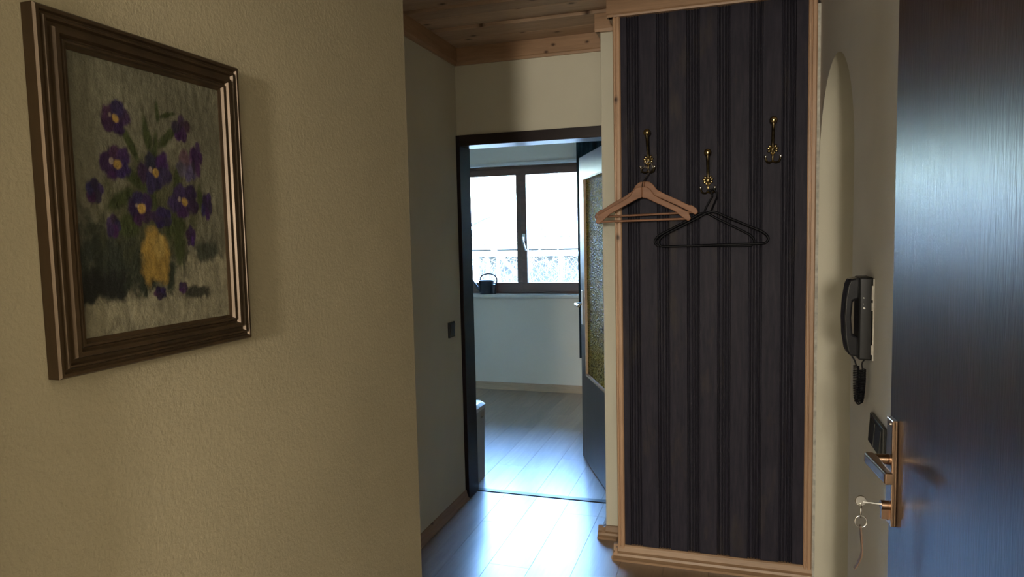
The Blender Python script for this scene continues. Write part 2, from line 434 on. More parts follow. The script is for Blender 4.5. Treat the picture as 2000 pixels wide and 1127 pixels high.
fk = struct('floor_kitchen', bx(-3.25, -0.15, 3.692, 6.45, -0.13, -0.0075), 'laminate', 'glossy wood laminate plank floor of the kitchen under the window', 'floor')
planks(fk, -3.20, -0.30, 3.735, YK, seed=9)
struct('trim_1', MB().prism([(3.690, 0), (3.694, 0.004), (3.730, 0.004), (3.734, 0), (3.734, -0.007), (3.690, -0.007)], 'x', XN, XB), 'thread', 'dark metal threshold strip across the kitchen doorway', 'threshold')

# hall ceiling: pine boards in pairs with recessed strips between
ce = struct('ceiling', bx(-1.60, 1.25, 0.28, YD, H+0.042, H+0.14), 'pine_x', 'pine plank ceiling with knots and recessed strips', 'ceiling')
y = 3.25
first = True
while y > 0.2:
    top = YD if first else y+0.22
    mid = (y+top)/2
    for a, b in ((y, mid-0.001), (mid+0.001, top)):
        bx(-1.60 if a > YC else XL, XR, max(a, 0.4), b, H, H+0.04).build('ceiling_board', 'pine_x', ce, 0.003)
    bx(-1.60 if y > YC+0.1 else XL, XR, max(y-0.087, 0.4), y+0.002, H+0.016, H+0.041).build('recessed_strip', 'pine_x', ce)
    first = False
    y -= 0.305
    if y < 0.42: break
# crown boards
def crown(name, axis, a, b, d0, sgn, z0, z1, mat, label):
    """board of thickness 20 mm against a wall at d0 with a small bead along its lower edge"""
    t = 0.020*sgn
    return struct(name, MB().prism([(d0, z0), (d0+t*0.55, z0), (d0+t*0.7, z0+0.012), (d0+t, z0+0.016), (d0+t, z1), (d0, z1)], axis, a, b), mat, label, 'trim')
crown('trim_2', 'x', XN, XB, YD, -1, 2.428, H, 'pine_trim_x', 'knotty pine crown board above the kitchen doorway')
crown('trim_3', 'y', YC, YD, XN, 1, 2.428, H, 'pine_trim_y', 'knotty pine crown board on the narrow wall by the doorway')
struct('trim_4', MB().prism([(YB, 2.437), (YB-0.018, 2.437), (YB-0.022, 2.45), (YB-0.022, H), (YB, H)], 'x', XB-0.022, -0.40).prism(
    [(XB, 2.437), (XB-0.018, 2.437), (XB-0.022, 2.45), (XB-0.022, H), (XB, H)], 'y', YB-0.02, YD), 'pine_trim_x', 'short pine crown piece turning the corner left of the coat panel', 'trim')
# baseboards
def skirt_prof(d0, sgn, dep=0.045, h=0.058):
    return [(d0, 0), (d0+sgn*dep, 0), (d0+sgn*dep, 0.010), (d0+sgn*dep*0.72, 0.018), (d0+sgn*dep*0.66, 0.028), (d0+sgn*dep*0.45, 0.034), (d0+sgn*dep*0.36, h-0.006), (d0+sgn*dep*0.28, h), (d0, h)]
struct('baseboard_left', MB().prism(skirt_prof(XN, 1, 0.022, 0.055), 'y', YC, YD-0.002), 'pine_trim_y', 'dark pine skirting at the foot of the narrow wall', 'baseboard')
struct('baseboard_back', MB().prism(skirt_prof(YB, -1), 'x', XB-0.036, -0.40).prism(skirt_prof(XB, -1, 0.036), 'y', YB-0.03, YD-0.03), 'base_trim', 'stepped pine skirting end left of the coat panel', 'baseboard')

# kitchen shell
KX0, KX1 = -3.20, -0.30
struct('wall_kitchen_left', bx(KX0-0.12, KX0, YD+0.13, 6.45, 0, H), 'kitchen', 'left wall of the bright kitchen', 'wall')
struct('wall_kitchen_right', bx(KX1, KX1+0.15, YD+0.13, 6.45, 0, H), 'kitchen', 'right wall of the kitchen behind the glazed door', 'wall')
struct('ceiling_kitchen', bx(KX0-0.12, KX1+0.15, YD+0.13, 6.45, H-0.02, H+0.1), 'white', 'white ceiling of the kitchen', 'ceiling')
WX0, WX1, WZ0, WZ1 = -2.80, -1.01, 0.930, 2.160
struct('wall_kitchen_back', MB().box(KX0-0.12, WX0, YK, 6.45, 0, H).box(WX1, KX1+0.15, YK, 6.45, 0, H).box(WX0, WX1, YK, 6.45, 0, WZ0-0.03).box(WX0, WX1, YK, 6.45, WZ1, H),
       'kitchen', 'pale kitchen wall around and below the brown window', 'wall')
struct('baseboard_kitchen', MB().prism([(YK, 0), (YK-0.014, 0), (YK-0.014, 0.066), (YK-0.010, 0.072), (YK, 0.072)], 'x', KX0, KX1), 'kit_base', 'pale wooden skirting under the kitchen window', 'baseboard')

# ------------------------------------------------------------------ kitchen window
def make_window(name, label, WX0, WX1, XM):
    w1 = thing(name, label, 'window', ((WX0+WX1)/2, 6.36, WZ0), kind=S)
    fy0, fy1 = 6.345, 6.42
    MB().box(WX0, WX1, fy0, fy1, WZ0, WZ0+0.045).box(WX0, WX1, fy0, fy1, WZ1-0.045, WZ1).box(WX0, WX0+0.045, fy0, fy1, WZ0+0.045, WZ1-0.045).box(WX1-0.045, WX1, fy0, fy1, WZ0+0.045, WZ1-0.045).build('window_frame', 'window_wood', w1, 0.003)
    for x0, x1, hd in ((WX0+0.02, XM+0.004, False), (XM-0.004, WX1-0.02, True)):
        z0, z1 = WZ0+0.025, WZ1-0.025; t = 0.062; sy0, sy1 = 6.325 - (0.004 if hd else 0), 6.385
        st = 0.055
        sash = MB().box(x0, x1, sy0, sy1, z0, z0+0.088).box(x0, x1, sy0, sy1, z1-t+0.0, z1).box(x0, x0+st, sy0, sy1, z0+0.088, z1-t).box(x1-st, x1, sy0, sy1, z0+0.088, z1-t).build('sash', 'window_wood', w1, 0.004)
        bx(x0+st-0.004, x1-st+0.004, 6.352, 6.358, z0+0.084, z1-t+0.004).build('pane', 'glass', sash)
        if hd:
            hx = x0+0.027; hz = 1.475
            h = MB().box(hx-0.014, hx+0.014, sy0-0.008, sy0, hz-0.035, hz+0.035).tube([(hx, sy0, hz), (hx, sy0-0.045, hz)], 0.009)
            h.tube(catmull([(hx, sy0-0.04, hz+0.008), (hx+0.003, sy0-0.046, hz-0.02), (hx+0.018, sy0-0.05, hz-0.08), (hx+0.032, sy0-0.048, hz-0.125)]), [0.011]*24+[0.009], 10, flat=0.7)
            h.build('window_handle', 'steel_white', sash, 0.002, smooth='auto', label='white metal window handle')
make_window('window_1', 'brown wooden two-sash kitchen window looking out on bare branches', WX0, WX1, -1.910)
struct('trim_5', MB().prism([(6.185, 0.912), (6.185, 0.932), (6.190, 0.937), (6.345, 0.937), (6.345, 0.900), (6.200, 0.900)], 'x', WX0-0.03, WX1+0.03), 'sill', 'pale painted sill board below the kitchen window', 'window sill')

struct('added_lit_edge_strip', bx(WX0-0.02, WX1+0.02, 6.232, 6.262, 2.160, 2.184), 'white', 'thin added white strip for the lit lintel edge above the brown kitchen window', 'trim', 0.003)  # added strip, its white stands in for the lintel edge catching light

# ------------------------------------------------------------------ kitchen doorway: frame and glazed door
XJ0, XJ1 = -1.418, -0.615
tf = thing('trim_6', 'dark brown wooden door frame around the kitchen doorway', 'door frame', ((XJ0+XJ1)/2, 3.62, 0), kind=S)
bx(XJ0-0.030, XJ0, 3.552, 3.705, 0, 2.052).build('jamb', 'frame_dark', tf, 0.002)
bx(XJ1, XJ1+0.030, 3.552, 3.705, 0, 2.052).build('jamb', 'frame_dark', tf, 0.002)
bx(XJ0, XJ1, 3.552, 3.705, 1.994, 2.052).build('head', wood('dark_door_frame_head', (0.030, 0.020, 0.020), (0.018, 0.012, 0.013), 'x', rough=0.30, bmp=0.05), tf, 0.002)
# leaf: local x runs from the hinge to the free edge, local -y is the face seen from the hall
ang = math.atan2(0.915, -0.404)
dl = thing('door_1', 'dark brown interior door with yellow textured glass, standing open into the kitchen', 'door', (-0.607, 3.735, 0.006), (0, 0, ang), kind=S, local=True)
LW, LH, LT = 0.79, 1.985, 0.04
gx0, gx1, gz0, gz1 = 0.125, LW-0.125, 0.575, LH-0.140
dm = M['leaf_dark']
MB().box(0, gx0, -LT/2, LT/2, 0, LH).build('stile', dm, dl, 0.002)
MB().box(gx1, LW, -LT/2, LT/2, 0, LH).build('stile', dm, dl, 0.002)
bx(gx0, gx1, -LT/2, LT/2, 0, gz0).build('lower_panel', dm, dl)
bx(gx0, gx1, -LT/2, LT/2, gz1, LH).build('top_rail', dm, dl)
bead = MB()
for sy in (-1, 1):
    y0, y1 = sorted((sy*0.006, sy*0.022))
    bead.box(gx0, gx0+0.012, y0, y1, gz0, gz1).box(gx1-0.012, gx1, y0, y1, gz0, gz1).box(gx0, gx1, y0, y1, gz0, gz0+0.012).box(gx0, gx1, y0, y1, gz1-0.012, gz1)
bead.build('glazing_bead', 'kit_base', dl, label='light wooden bead holding the glass')
bx(gx0, gx1, -0.003, 0.003, gz0, gz1).build('pane', 'ornament', dl, label='yellow textured glass pane')
for sy in (-1, 1):
    hp = bx(LW-0.075, LW-0.035, min(sy*LT/2, sy*(LT/2+0.007)), max(sy*LT/2, sy*(LT/2+0.007)), 0.90, 1.125).build('handle_plate', 'steel_white', dl, 0.002, label='pale metal handle plate')
    yy = sy*(LT/2+0.05)
    MB().tube(catmull([(LW-0.055, sy*LT/2, 1.035), (LW-0.055, sy*(LT/2+0.035), 1.035), (LW-0.062, yy, 1.035), (LW-0.10, yy, 1.035), (LW-0.165, yy, 1.033)], 6), 0.009, 10).build('lever', 'steel', hp, smooth='auto')

# ------------------------------------------------------------------ coat panel
cp = thing('coat_rack', 'tall black grooved wooden panel in a pine frame with brass coat hooks', 'coat panel', (-0.08, 3.18, 0))
PX0, PX1 = -0.493, 0.333
PZ0, PZ1 = 0.052, 2.44
bx(PX0+0.004, PX1-0.004, YP+0.020, YB-0.001, 0, H).build('carcass', 'frame_dark', cp)
pit = 0.1268
prof = [(-0.0634, .013), (-0.0605, .013), (-0.0570, .003), (-0.0555, .003), (-0.0520, .014), (-0.0490, .014), (-0.0460, .004), (-0.0450, .004), (-0.0410, .014), (-0.0385, .014), (-0.0360, .0),
        (0.0360, .0), (0.0385, .014), (0.0410, .014), (0.0450, .004), (0.0460, .004), (0.0490, .014), (0.0540, .014), (0.0570, .006), (0.0585, .006), (0.0620, .013), (0.0634, .013)]
for k in range(7):
    c = -0.3435 + (k-1)*pit
    pts = []
    for u, d in prof:
        x = min(max(c+u, PX0+0.028), PX1-0.028)
        if pts and abs(pts[-1][0]-x) < 1e-6:
            if x <= PX0+0.0281: pts[-1] = (x, YP+d)
            continue
        pts.append((x, YP+d))
    if len(pts) < 3: continue
    xs = [p[0] for p in pts]
    pts += [(xs[-1]-0.0002, YP+0.020), (xs[0]+0.0002, YP+0.020)]
    MB().prism(pts, 'z', PZ0, PZ1).build('panel_board', 'panel', cp)
def upright(x0, x1):
    d = YP-0.012
    w = x1-x0
    pr_ = [(x0, YP+0.016), (x0, d+0.004), (x0+w*0.12, d), (x0+w*0.30, d), (x0+w*0.36, d+0.005), (x0+w*0.44, d+0.005), (x0+w*0.50, d), (x0+w*0.85, d), (x1, d+0.006), (x1, YP+0.016)]
    return MB().prism(pr_, 'z', 0.03, PZ1).build('side_trim', 'pine_trim_z', cp)
upright(PX0, PX0+0.032); upright(PX1-0.034, PX1)
bx(PX1+0.0004, XR-0.0003, YP-0.002, YP+0.01, 0.0, 2.40).build('caulk_line', 'filler', cp, label='pale filler between frame and wall')
MB().prism([(YP+0.012, PZ1-0.004), (YP-0.016, PZ1-0.004), (YP-0.018, PZ1+0.004), (YP-0.024, PZ1+0.010), (YP-0.024, H), (YP+0.012, H)], 'x', PX0-0.024, PX1+0.01).build('cornice', 'pine_trim_x', cp)
MB().prism([(XN_ := PX0+0.004, PZ1-0.004), (PX0-0.018, PZ1-0.004), (PX0-0.024, PZ1+0.010), (PX0-0.024, H), (PX0+0.004, H)], 'y', YP-0.02, YB-0.022).build('cornice_return', 'pine_trim_y', cp)
MB().prism(skirt_prof(YP+0.012, -1, 0.060, 0.062), 'x', PX0-0.02, PX1).build('base_moulding', 'base_trim', cp)
MB().prism(skirt_prof(PX0, -1, 0.028, 0.055), 'y', YP-0.03, YB-0.045).build('base_return', 'pine_trim_y', cp)

# coat hooks (local: wall plane y = 0, hook stands out towards -y, origin at the rosette centre)
def make_hook(name, label):
    t = thing(name, label, 'coat hook', group=None, local=True)
    MB().tube(catmull([(0, -0.004, -0.02), (0, -0.010, 0.0), (0, -0.014, 0.030), (0, -0.030, 0.060), (0, -0.048, 0.085), (0, -0.052, 0.104)], 8), [0.0095]*16+[0.0100]*25, 12, flat=0.7).build('upper_arm', 'brass_dark', t, smooth=True)  # darker brass than the knob: the arm's shade is put into its colour
    MB().ball((0, -0.052, 0.112), 0.0158, 10).build('knob', 'brass', t, smooth=True, label='shiny ball knob')
    ro = MB().lathe([(0.012, 0), (0.013, 0.008), (0.008, 0.014), (0.001, 0.016)], (0, -0.006, 0), (0, -1, 0), 16).build('rosette', 'brass', t, smooth='auto')
    for k in range(9):
        a = 2*PI*k/9+0.2
        c = Vector((0.0165*math.cos(a), -0.010, 0.0165*math.sin(a))); u = Vector((math.cos(a), 0, math.sin(a)))
        MB().tube([c-u*0.009, c-u*0.004+Vector((0, -.002, 0)), c+u*0.002+Vector((0, -.003, 0)), c+u*0.007+Vector((0, -.001, 0))], [0.0025, 0.0045, 0.0055, 0.002], 8, flat=0.6).build('petal', 'brass', ro, smooth=True)
    MB().tube([(0, -0.006, -0.010), (0, -0.010, -0.03), (0, -0.012, -0.054)], [0.009, 0.008, 0.0065], 12, flat=0.6).build('stem', 'brass', t, smooth=True)
    for s in (-1, 1):
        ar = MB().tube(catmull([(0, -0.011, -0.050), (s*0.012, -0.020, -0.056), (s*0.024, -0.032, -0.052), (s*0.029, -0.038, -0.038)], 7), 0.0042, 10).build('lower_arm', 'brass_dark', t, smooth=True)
        MB().ball((s*0.0292, -0.0385, -0.033), 0.0068, 8).build('ball_tip', 'steel', ar, smooth=True)
    return t
HOOKS = [(-0.343, 1.815, 'brass double coat hook from which the two wooden hangers hang'),
         (-0.092, 1.716, 'brass double coat hook from which the black wire hangers hang'),
         (0.166, 1.832, 'empty brass double coat hook nearest the pine frame by the arch')]
for hx, hz, lb in HOOKS:
    t = make_hook('coat_hook', lb); t.location = (hx, YP+0.002, hz)

# wooden hangers (local: y across the thickness, origin at the middle of the arm tips' height)
def bend(path, dy, z0=0.15, z1=0.205):
    return [(p[0], p[1]+dy*min(1, max(0, (p[2]-z0)/(z1-z0))), p[2]) for p in path]
def wooden_hanger(label, loc, rot, w, hook_dx, dy):
    t = thing('wooden_hanger', label, 'hanger', loc, rot, 'beech clothes hangers', local=True)
    top = [(0, 0.148), (0.022, 0.146), (0.036, 0.134), (0.052, 0.110), (0.085, 0.090), (0.14, 0.062), (0.178, 0.040), (0.186, 0.036), (0.192, 0.038), (w-0.006, 0.022), (w, 0.008), (w-0.003, 0.0)]
    bot = [(w-0.012, -0.004), (w-0.028, 0.006), (0.135, 0.038), (0.06, 0.076), (0.018, 0.098), (0, 0.102)]
    def arm(s):
        pts = [(s*x, z) for x, z in top+bot]
        if s < 0: pts = pts[::-1]
        return pts
    for s in (-1, 1):
        MB().prism(arm(s), 'y', -0.007, 0.007).build('shoulder_arm', 'hanger', t, 0.0035)
    MB().tube([(-w+0.022, 0, 0.006), (w-0.022, 0, 0.006)], 0.0048, 10).build('trouser_bar', 'hanger', t, smooth='auto')
    hk = [(0, 0, 0.14), (0.002, 0, 0.165), (hook_dx*0.6, 0, 0.185), (hook_dx+0.004, 0, 0.202), (hook_dx+0.004, 0, 0.222), (hook_dx-0.010, 0, 0.236), (hook_dx-0.026, 0, 0.228), (hook_dx-0.030, 0, 0.212)]
    MB().tube(catmull(bend(hk, dy), 6), 0.0019, 8).build('wire_hook', 'steel', t, smooth='auto')
    return t
wooden_hanger('front wooden clothes hanger, its left tip lower than the one behind', (-0.357, 2.965, 1.545), (0, math.radians(-0.6), math.radians(4)), 0.200, 0.022, 0.075)
wooden_hanger('wooden clothes hanger tucked just behind another wooden one', (-0.349, 3.000, 1.569), (0, math.radians(-1.2), math.radians(1)), 0.219, 0.026, 0.045)

# black wire hangers
def black_hanger(label, loc, rot, w, hook, dy):
    t = thing('black_hanger', label, 'hanger', loc, rot, 'black clothes hangers', local=True)
    pts = [(0, 0, 0.140), (w*0.30, 0, 0.112), (w*0.70, 0, 0.070), (w*0.90, 0, 0.048), (w*0.985, 0, 0.030), (w, 0, 0.016), (w*0.96, 0, 0.004), (w*0.88, 0, 0), (w*0.5, 0, 0), (0, 0, 0)]
    full = pts + [(-p[0], 0, p[2]) for p in pts[::-1][1:-1]]
    MB().tube(catmull(full, 6, True), 0.0050, 8, closed=True).build('frame', 'black_matte', t, smooth=True)
    MB().tube(catmull(bend(hook, dy, 0.14), 6), 0.0036, 8).build('hook', 'black_matte', t, smooth=True)
    return t
hk = [(0, 0, 0.139), (0.003, 0, 0.155), (0.014, 0, 0.182), (0.022, 0, 0.205), (0.016, 0, 0.228), (0.002, 0, 0.235), (-0.010, 0, 0.226)]
black_hanger('front black clothes hanger with wide rounded shoulders beside the wooden ones', (-0.074, 3.014, 1.440), (0, math.radians(-1), math.radians(-2)), 0.222, hk, 0.028)
black_hanger('rear black clothes hanger, close to the grooved panel', (-0.110, 3.048, 1.436), (0, math.radians(0.8), math.radians(1)), 0.204, [(0, 0, 0.139), (0.006, 0, 0.158), (0.022, 0, 0.190), (0.034, 0, 0.212), (0.024, 0, 0.233), (0.010, 0, 0.236)], 0.0)

# ------------------------------------------------------------------ intercom handset on the right wall
ic = thing('intercom', 'black intercom handset on the right wall with coiled cord', 'intercom', (XR, 1.955, 1.163))
iy0, iy1 = 1.911, 1.996
z0, z1 = 1.163, 1.374
MB().prism([(XR-0.002, iy0+0.0), (XR-0.034, iy0+0.004), (XR-0.034, iy1-0.004), (XR-0.002, iy1)], 'z', z0, z1).build('base', 'black', ic, 0.004)
hs = MB().prism([(XR-0.030, z0+0.004), (XR-0.052, z0+0.008), (XR-0.058, z0+0.022), (XR-0.064, z0+0.06), (XR-0.066, (z0+z1)/2), (XR-0.064, z1-0.06), (XR-0.058, z1-0.020), (XR-0.052, z1-0.006), (XR-0.030, z1-0.002),
                 (XR-0.030, z1-0.055), (XR-0.045, z1-0.062), (XR-0.048, (z0+z1)/2), (XR-0.045, z0+0.062), (XR-0.030, z0+0.055)], 'y', iy0+0.022, iy1-0.002).build('handset', 'black_gloss', ic, 0.005, smooth='auto', seg=3)
wp = MB().box(XR-0.003, XR-0.0005, iy0-0.0035, iy0+0.002, z0, z1-0.004)
for zc, hh in ((1.335, .018), (1.300, .010), (1.19, .012)):
    wp.box(XR-0.006, XR-0.001, iy0-0.0025, iy0+0.002, zc-hh, zc+hh)
wp.build('paint_smear', 'white_paint', ic, label='white paint smeared along the edge')
wp = MB()
for xx, zc, r in ((0.022, 1.296, .0035), (0.0235, 1.322, .002), (0.0245, 1.307, .0014)):
    wp.lathe([(r, 0), (r*0.7, 0.0008), (r*0.2, 0.001)], (XR-xx, iy0+0.0028, zc), (0, -1, 0), 10, 0.7)
wp.build('paint_spot', 'white_paint', ic, label='white paint splashes')
def coil_path(ctrl, r, turns, per=12):
    P = catmull(ctrl, 14); n = turns*per; out = []
    L = [0]
    for a, b in zip(P, P[1:]): L.append(L[-1]+(b-a).length)
    for i in range(n+1):
        s = L[-1]*i/n; k = max(j for j in range(len(L)) if L[j] <= s+1e-9); k = min(k, len(P)-2)
        t = (s-L[k])/max(1e-9, L[k+1]-L[k]); c = P[k].lerp(P[k+1], t); tg = (P[k+1]-P[k]).normalized()
        u = tg.cross(Vector((1, 0, 0.01))).normalized(); v = tg.cross(u); a = 2*PI*i/per
        out.append(c+u*(r*math.cos(a))+v*(r*math.sin(a)))
    return out
cx = XR-0.028
ctrl = [(cx-0.004, 1.952, 1.142), (cx-0.004, 1.950, 1.10), (cx-0.003, 1.944, 1.06), (cx, 1.938, 1.050), (cx+0.004, 1.931, 1.06), (cx+0.006, 1.924, 1.10), (cx+0.006, 1.921, 1.138)]
cd = MB().tube(coil_path(ctrl, 0.0065, 44), 0.0017, 6)
cd.tube(catmull([(XR-0.045, 1.960, z0+0.008), (cx-0.008, 1.956, 1.155), (cx-0.004, 1.952, 1.141)], 6), 0.002, 8)
cd.tube(catmull([(XR-0.018, 1.918, z0+0.003), (cx+0.004, 1.922, 1.152), (cx+0.006, 1.921, 1.137)], 6), 0.002, 8)
cd.build('coiled_cord', 'black_matte', ic, smooth=True)

# double switch on the right wall behind the entrance door
sw = thing('light_switch', 'dark double light switch on the right wall behind the door handle', 'light switch', (XR, 1.81, 0.955))
bx(XR-0.010, XR-0.0005, 1.735, 1.888, 0.957, 1.037).build('plate', 'switch', sw, 0.003)
for k in range(2):
    a = 1.748+k*0.068
    MB().prism([(XR-0.009, 0.968), (XR-0.016, 0.968), (XR-0.012, 1.026), (XR-0.009, 1.026)], 'y', a, a+0.058).build('rocker', 'switch', sw, 0.0015)
# switch on the narrow wall
sw = thing('light_switch', 'single dark light switch on the narrow wall by the door frame', 'light switch', (XN, 3.403, 0.958))
bx(XN+0.0005, XN+0.010, 3.362, 3.444, 0.957, 1.041).build('plate', 'switch', sw, 0.003)
MB().prism([(XN+0.009, 0.968), (XN+0.012, 0.968), (XN+0.017, 1.030), (XN+0.009, 1.030)], 'y', 3.373, 3.433).build('rocker', 'switch', sw, 0.0015)

# ------------------------------------------------------------------ entrance door, standing open along the right wall
DX, DY0, DY1 = 0.285, 0.47, 1.411
ed = thing('door_2', 'dark brown veneered entrance door standing open against the right wall', 'door', (0.280, 1.388, 0), (0, 0, math.radians(4.8)), kind=S)
BASE[ed.name] = Vector((DX, DY1, 0))
MB().prism([(DX, DY0), (DX, DY1-0.004), (DX+0.003, DY1), (DX+0.038, DY1), (DX+0.038, DY0)], 'z', 0.008, 2.04).build('leaf', 'entry_door', ed)
lp = MB().box(DX-0.009, DX, 1.362, 1.398, 0.963, 1.157).build('lock_plate', 'bronze', ed, 0.002)
bx(DX-0.0100, DX-0.0045, 1.3605, 1.3665, 0.964, 1.156).build('plate_edge', 'bronze_hi', lp, 0.001)
hz = 1.081
MB().tube([(DX-0.008, 1.383, hz), (DX-0.034, 1.383, hz)], 0.0095, 16).build('handle_neck', 'bronze_hi', lp, smooth='auto')
MB().prism([(DX-0.048, 1.392), (DX-0.032, 1.392), (DX-0.030, 1.374), (DX-0.032, 1.275), (DX-0.046, 1.275), (DX-0.049, 1.378)], 'z', hz-0.010, hz+0.010).build('lever', 'bronze', lp, 0.004, seg=3)
bx(DX-0.045, DX-0.033, 1.2725, 1.2755, hz-0.009, hz+0.009).build('lever_end', 'bronze_hi', lp, 0.001)
MB().tube([(DX-0.008, 1.380, 0.997), (DX-0.022, 1.380, 0.997)], 0.0085, 14).box(DX-0.021, DX-0.008, 1.376, 1.384, 0.972, 0.997).build('lock_cylinder', 'bronze', lp, smooth='auto')
for zz in (1.147, 0.973):
    MB().lathe([(0.004, 0), (0.004, 0.0015), (0.002, 0.002)], (DX-0.009, 1.380, zz), (-1, 0, 0), 12).build('screw', 'steel', lp, smooth='auto')
for zz in (0.25, 1.05, 1.80):
    MB().tube([(DX-0.004, DY0-0.006, zz-0.045), (DX-0.004, DY0-0.006, zz+0.045)], 0.007, 12).build('hinge', 'bronze', ed, smooth='auto')
# key with ring and leather strap
kt = thing('door_key', 'steel key in the entrance door lock with a ring and brown strap', 'key', (0.280, 1.388, 0), (0, 0, math.radians(4.8)))
BASE[kt.name] = Vector((DX, DY1, 0))
k0 = DX-0.021
MB().tube([(k0, 1.380, 0.998), (k0-0.030, 1.380, 1.000)], 0.0022, 8).lathe([(0.009, -0.0012), (0.010, 0), (0.009, 0.0012)], (k0-0.034, 1.380, 1.002), (0, 1, 0), 16).build('key', 'steel', kt, smooth='auto')
ring = [(k0-0.033+0.003*math.sin(a), 1.380+0.010*math.sin(a), 0.984+0.013*math.cos(a)) for a in [2*PI*i/24 for i in range(24)]]
MB().tube(ring, 0.0011, 6, closed=True).build('key_ring', 'steel', kt, smooth=True)
ring = [(k0-0.033+0.010*math.sin(a), 1.380, 0.963+0.011*math.cos(a)) for a in [2*PI*i/24 for i in range(24)]]
MB().tube(ring, 0.0011, 6, closed=True).build('key_ring', 'steel', kt, smooth=True)
st = catmull([(k0-0.034, 1.380, 0.956), (k0-0.032, 1.379, 0.93), (k0-0.031, 1.378, 0.905), (k0-0.036, 1.380, 0.885), (k0-0.042, 1.382, 0.872)], 6)
mb = MB()
for i, p in enumerate(st):
    mb.v += [(p.x-0.0012, p.y-0.004, p.z), (p.x+0.0012, p.y-0.004, p.z), (p.x+0.0012, p.y+0.004, p.z), (p.x-0.0012, p.y+0.004, p.z)]
    if i:
        q = 4*(i-1); mb.f += [(q+k, q+(k+1) % 4, q+4+(k+1) % 4, q+4+k) for k in range(4)]
mb.f += [(0, 1, 2, 3), tuple(range(len(mb.v)-4, len(mb.v)))]
mb.build('strap', 'leather', kt, label='brown leather strap')

# ------------------------------------------------------------------ framed painting on the left wall
pic = thing('framed_painting', 'oil painting of purple violets in a yellow vase in ridged dark frame', 'painting', (XL, 0.717, 1.352))
fY0, fY1, fZ0, fZ1 = 0.558, 0.876, 1.352, 1.758
fw = 0.040
# moulding section: distance in from the outer edge, height off the wall
sec = [(0, 0.001), (0, 0.017), (0.002, 0.0195), (0.0055, 0.0195), (0.007, 0.0160), (0.0095, 0.0160), (0.011, 0.0195), (0.0135, 0.0195), (0.0155, 0.0155), (0.0195, 0.0155), (0.0215, 0.0215), (0.0265, 0.0215),
       (0.0285, 0.0165), (0.0305, 0.0165), (0.032, 0.0190), (0.0345, 0.0190), (0.036, 0.0150), (fw, 0.0130), (fw, 0.001)]
def rail(a, b, inner):
    """rail from outer corner a to outer corner b; inner is the unit direction towards the canvas"""
    mb = MB(); n = len(sec)
    a = Vector(a); b = Vector(b); d = (b-a).normalized(); inn = Vector(inner)
    for s, o in ((1, a), (-1, b)):
        for t, h in sec:
            mb.v.append(tuple(o + inn*t + d*(s*t) + Vector((h, 0, 0))))
    mb.f = [tuple(range(n))[::-1], tuple(range(n, 2*n))] + [(i, (i+1) % n, n+(i+1) % n, n+i) for i in range(n)]
    return mb
c00, c10, c11, c01 = (XL, fY0, fZ0), (XL, fY1, fZ0), (XL, fY1, fZ1), (XL, fY0, fZ1)
for a, b, inn in ((c00, c10, (0, 0, 1)), (c10, c11, (0, -1, 0)), (c11, c01, (0, 0, -1)), (c01, c00, (0, 1, 0))):
    rail(a, b, inn).build('frame_rail', 'picture_frame', pic)
# canvas: a fine grid whose colours are brushed flower by flower
nu, nv = 230, 300
cy0, cy1, cz0, cz1 = fY0+fw-0.002, fY1-fw+0.002, fZ0+fw-0.002, fZ1-fw+0.002
XC = XL+0.0108
rng = np.random.default_rng(5)
def fbm(nu, nv, cells, seed, ax=1.0):
    r = np.random.default_rng(seed); out = np.zeros((nv, nu)); amp = 1.0; tot = 0
    for o in range(4):
        cu, cv = int(cells*2**o)+2, int(cells*ax*2**o)+2
        g = r.random((cv, cu)); uu = np.linspace(0, cu-1.001, nu); vv = np.linspace(0, cv-1.001, nv)
        iu, iv = uu.astype(int), vv.astype(int); fu, fv = uu-iu, vv-iv; fu = fu*fu*(3-2*fu); fv = fv*fv*(3-2*fv)
        A = g[iv][:, iu]; Bq = g[iv][:, iu+1]; Cq = g[iv+1][:, iu]; D = g[iv+1][:, iu+1]
        out += amp*((A*(1-fu)+Bq*fu)*(1-fv)[:, None]+(Cq*(1-fu)+D*fu)*fv[:, None]); tot += amp; amp *= 0.55
    return out/tot
U, V = np.meshgrid(np.linspace(cy0, cy1, nu), np.linspace(cz0, cz1, nv))
def blend(img, mask, col):
    return img*(1-mask[..., None]) + np.array(col)*mask[..., None]
def soft(d, w): return np.clip(0.5-d/w, 0, 1)
n1, n2, n3 = fbm(nu, nv, 5, 1, 1.6), fbm(nu, nv, 22, 2), fbm(nu, nv, 40, 3, 0.5)
img = np.zeros((nv, nu, 3)) + np.array([0.19, 0.185, 0.135])
img *= (0.65+0.55*n1+0.25*(n3-0.5))[..., None]
vn = (V-cz0)/(cz1-cz0); un = (U-cy0)/(cy1-cy0)
table = soft(vn-0.30-0.05*(n1-0.5)+0.05*(1-un), 0.05)
img = blend(img, table, [0.30, 0.28, 0.20]); img *= np.where(table[..., None] > 0.3, (0.55+0.9*n2)[..., None], 1)
def P2(px, py):
    p = on_x(XC, px, py); return p[1], p[2]
PXM = 0.72*1.45/1340*0.85      # rough metres per photo pixel on the canvas
def blob(img, px, py, rx, ry, col, wob=0.5, w=0.35, rot=0.0, vary=0.5, seed=0):
    cy, cz = P2(px, py); a, b = rx*PXM, ry*PXM
    du, dv = U-cy, V-cz
    if rot: du, dv = du*math.cos(rot)+dv*math.sin(rot), -du*math.sin(rot)+dv*math.cos(rot)
    d = np.sqrt((du/a)**2+(dv/b)**2)-1 + wob*(np.roll(n2, seed*37, 1)-0.5)*2
    c = np.array(col)[None, None, :]*(1-vary/2+vary*np.roll(n3, seed*11+5, 0))[..., None]
    m = soft(d, w)[..., None]
    return img*(1-m)+c*m
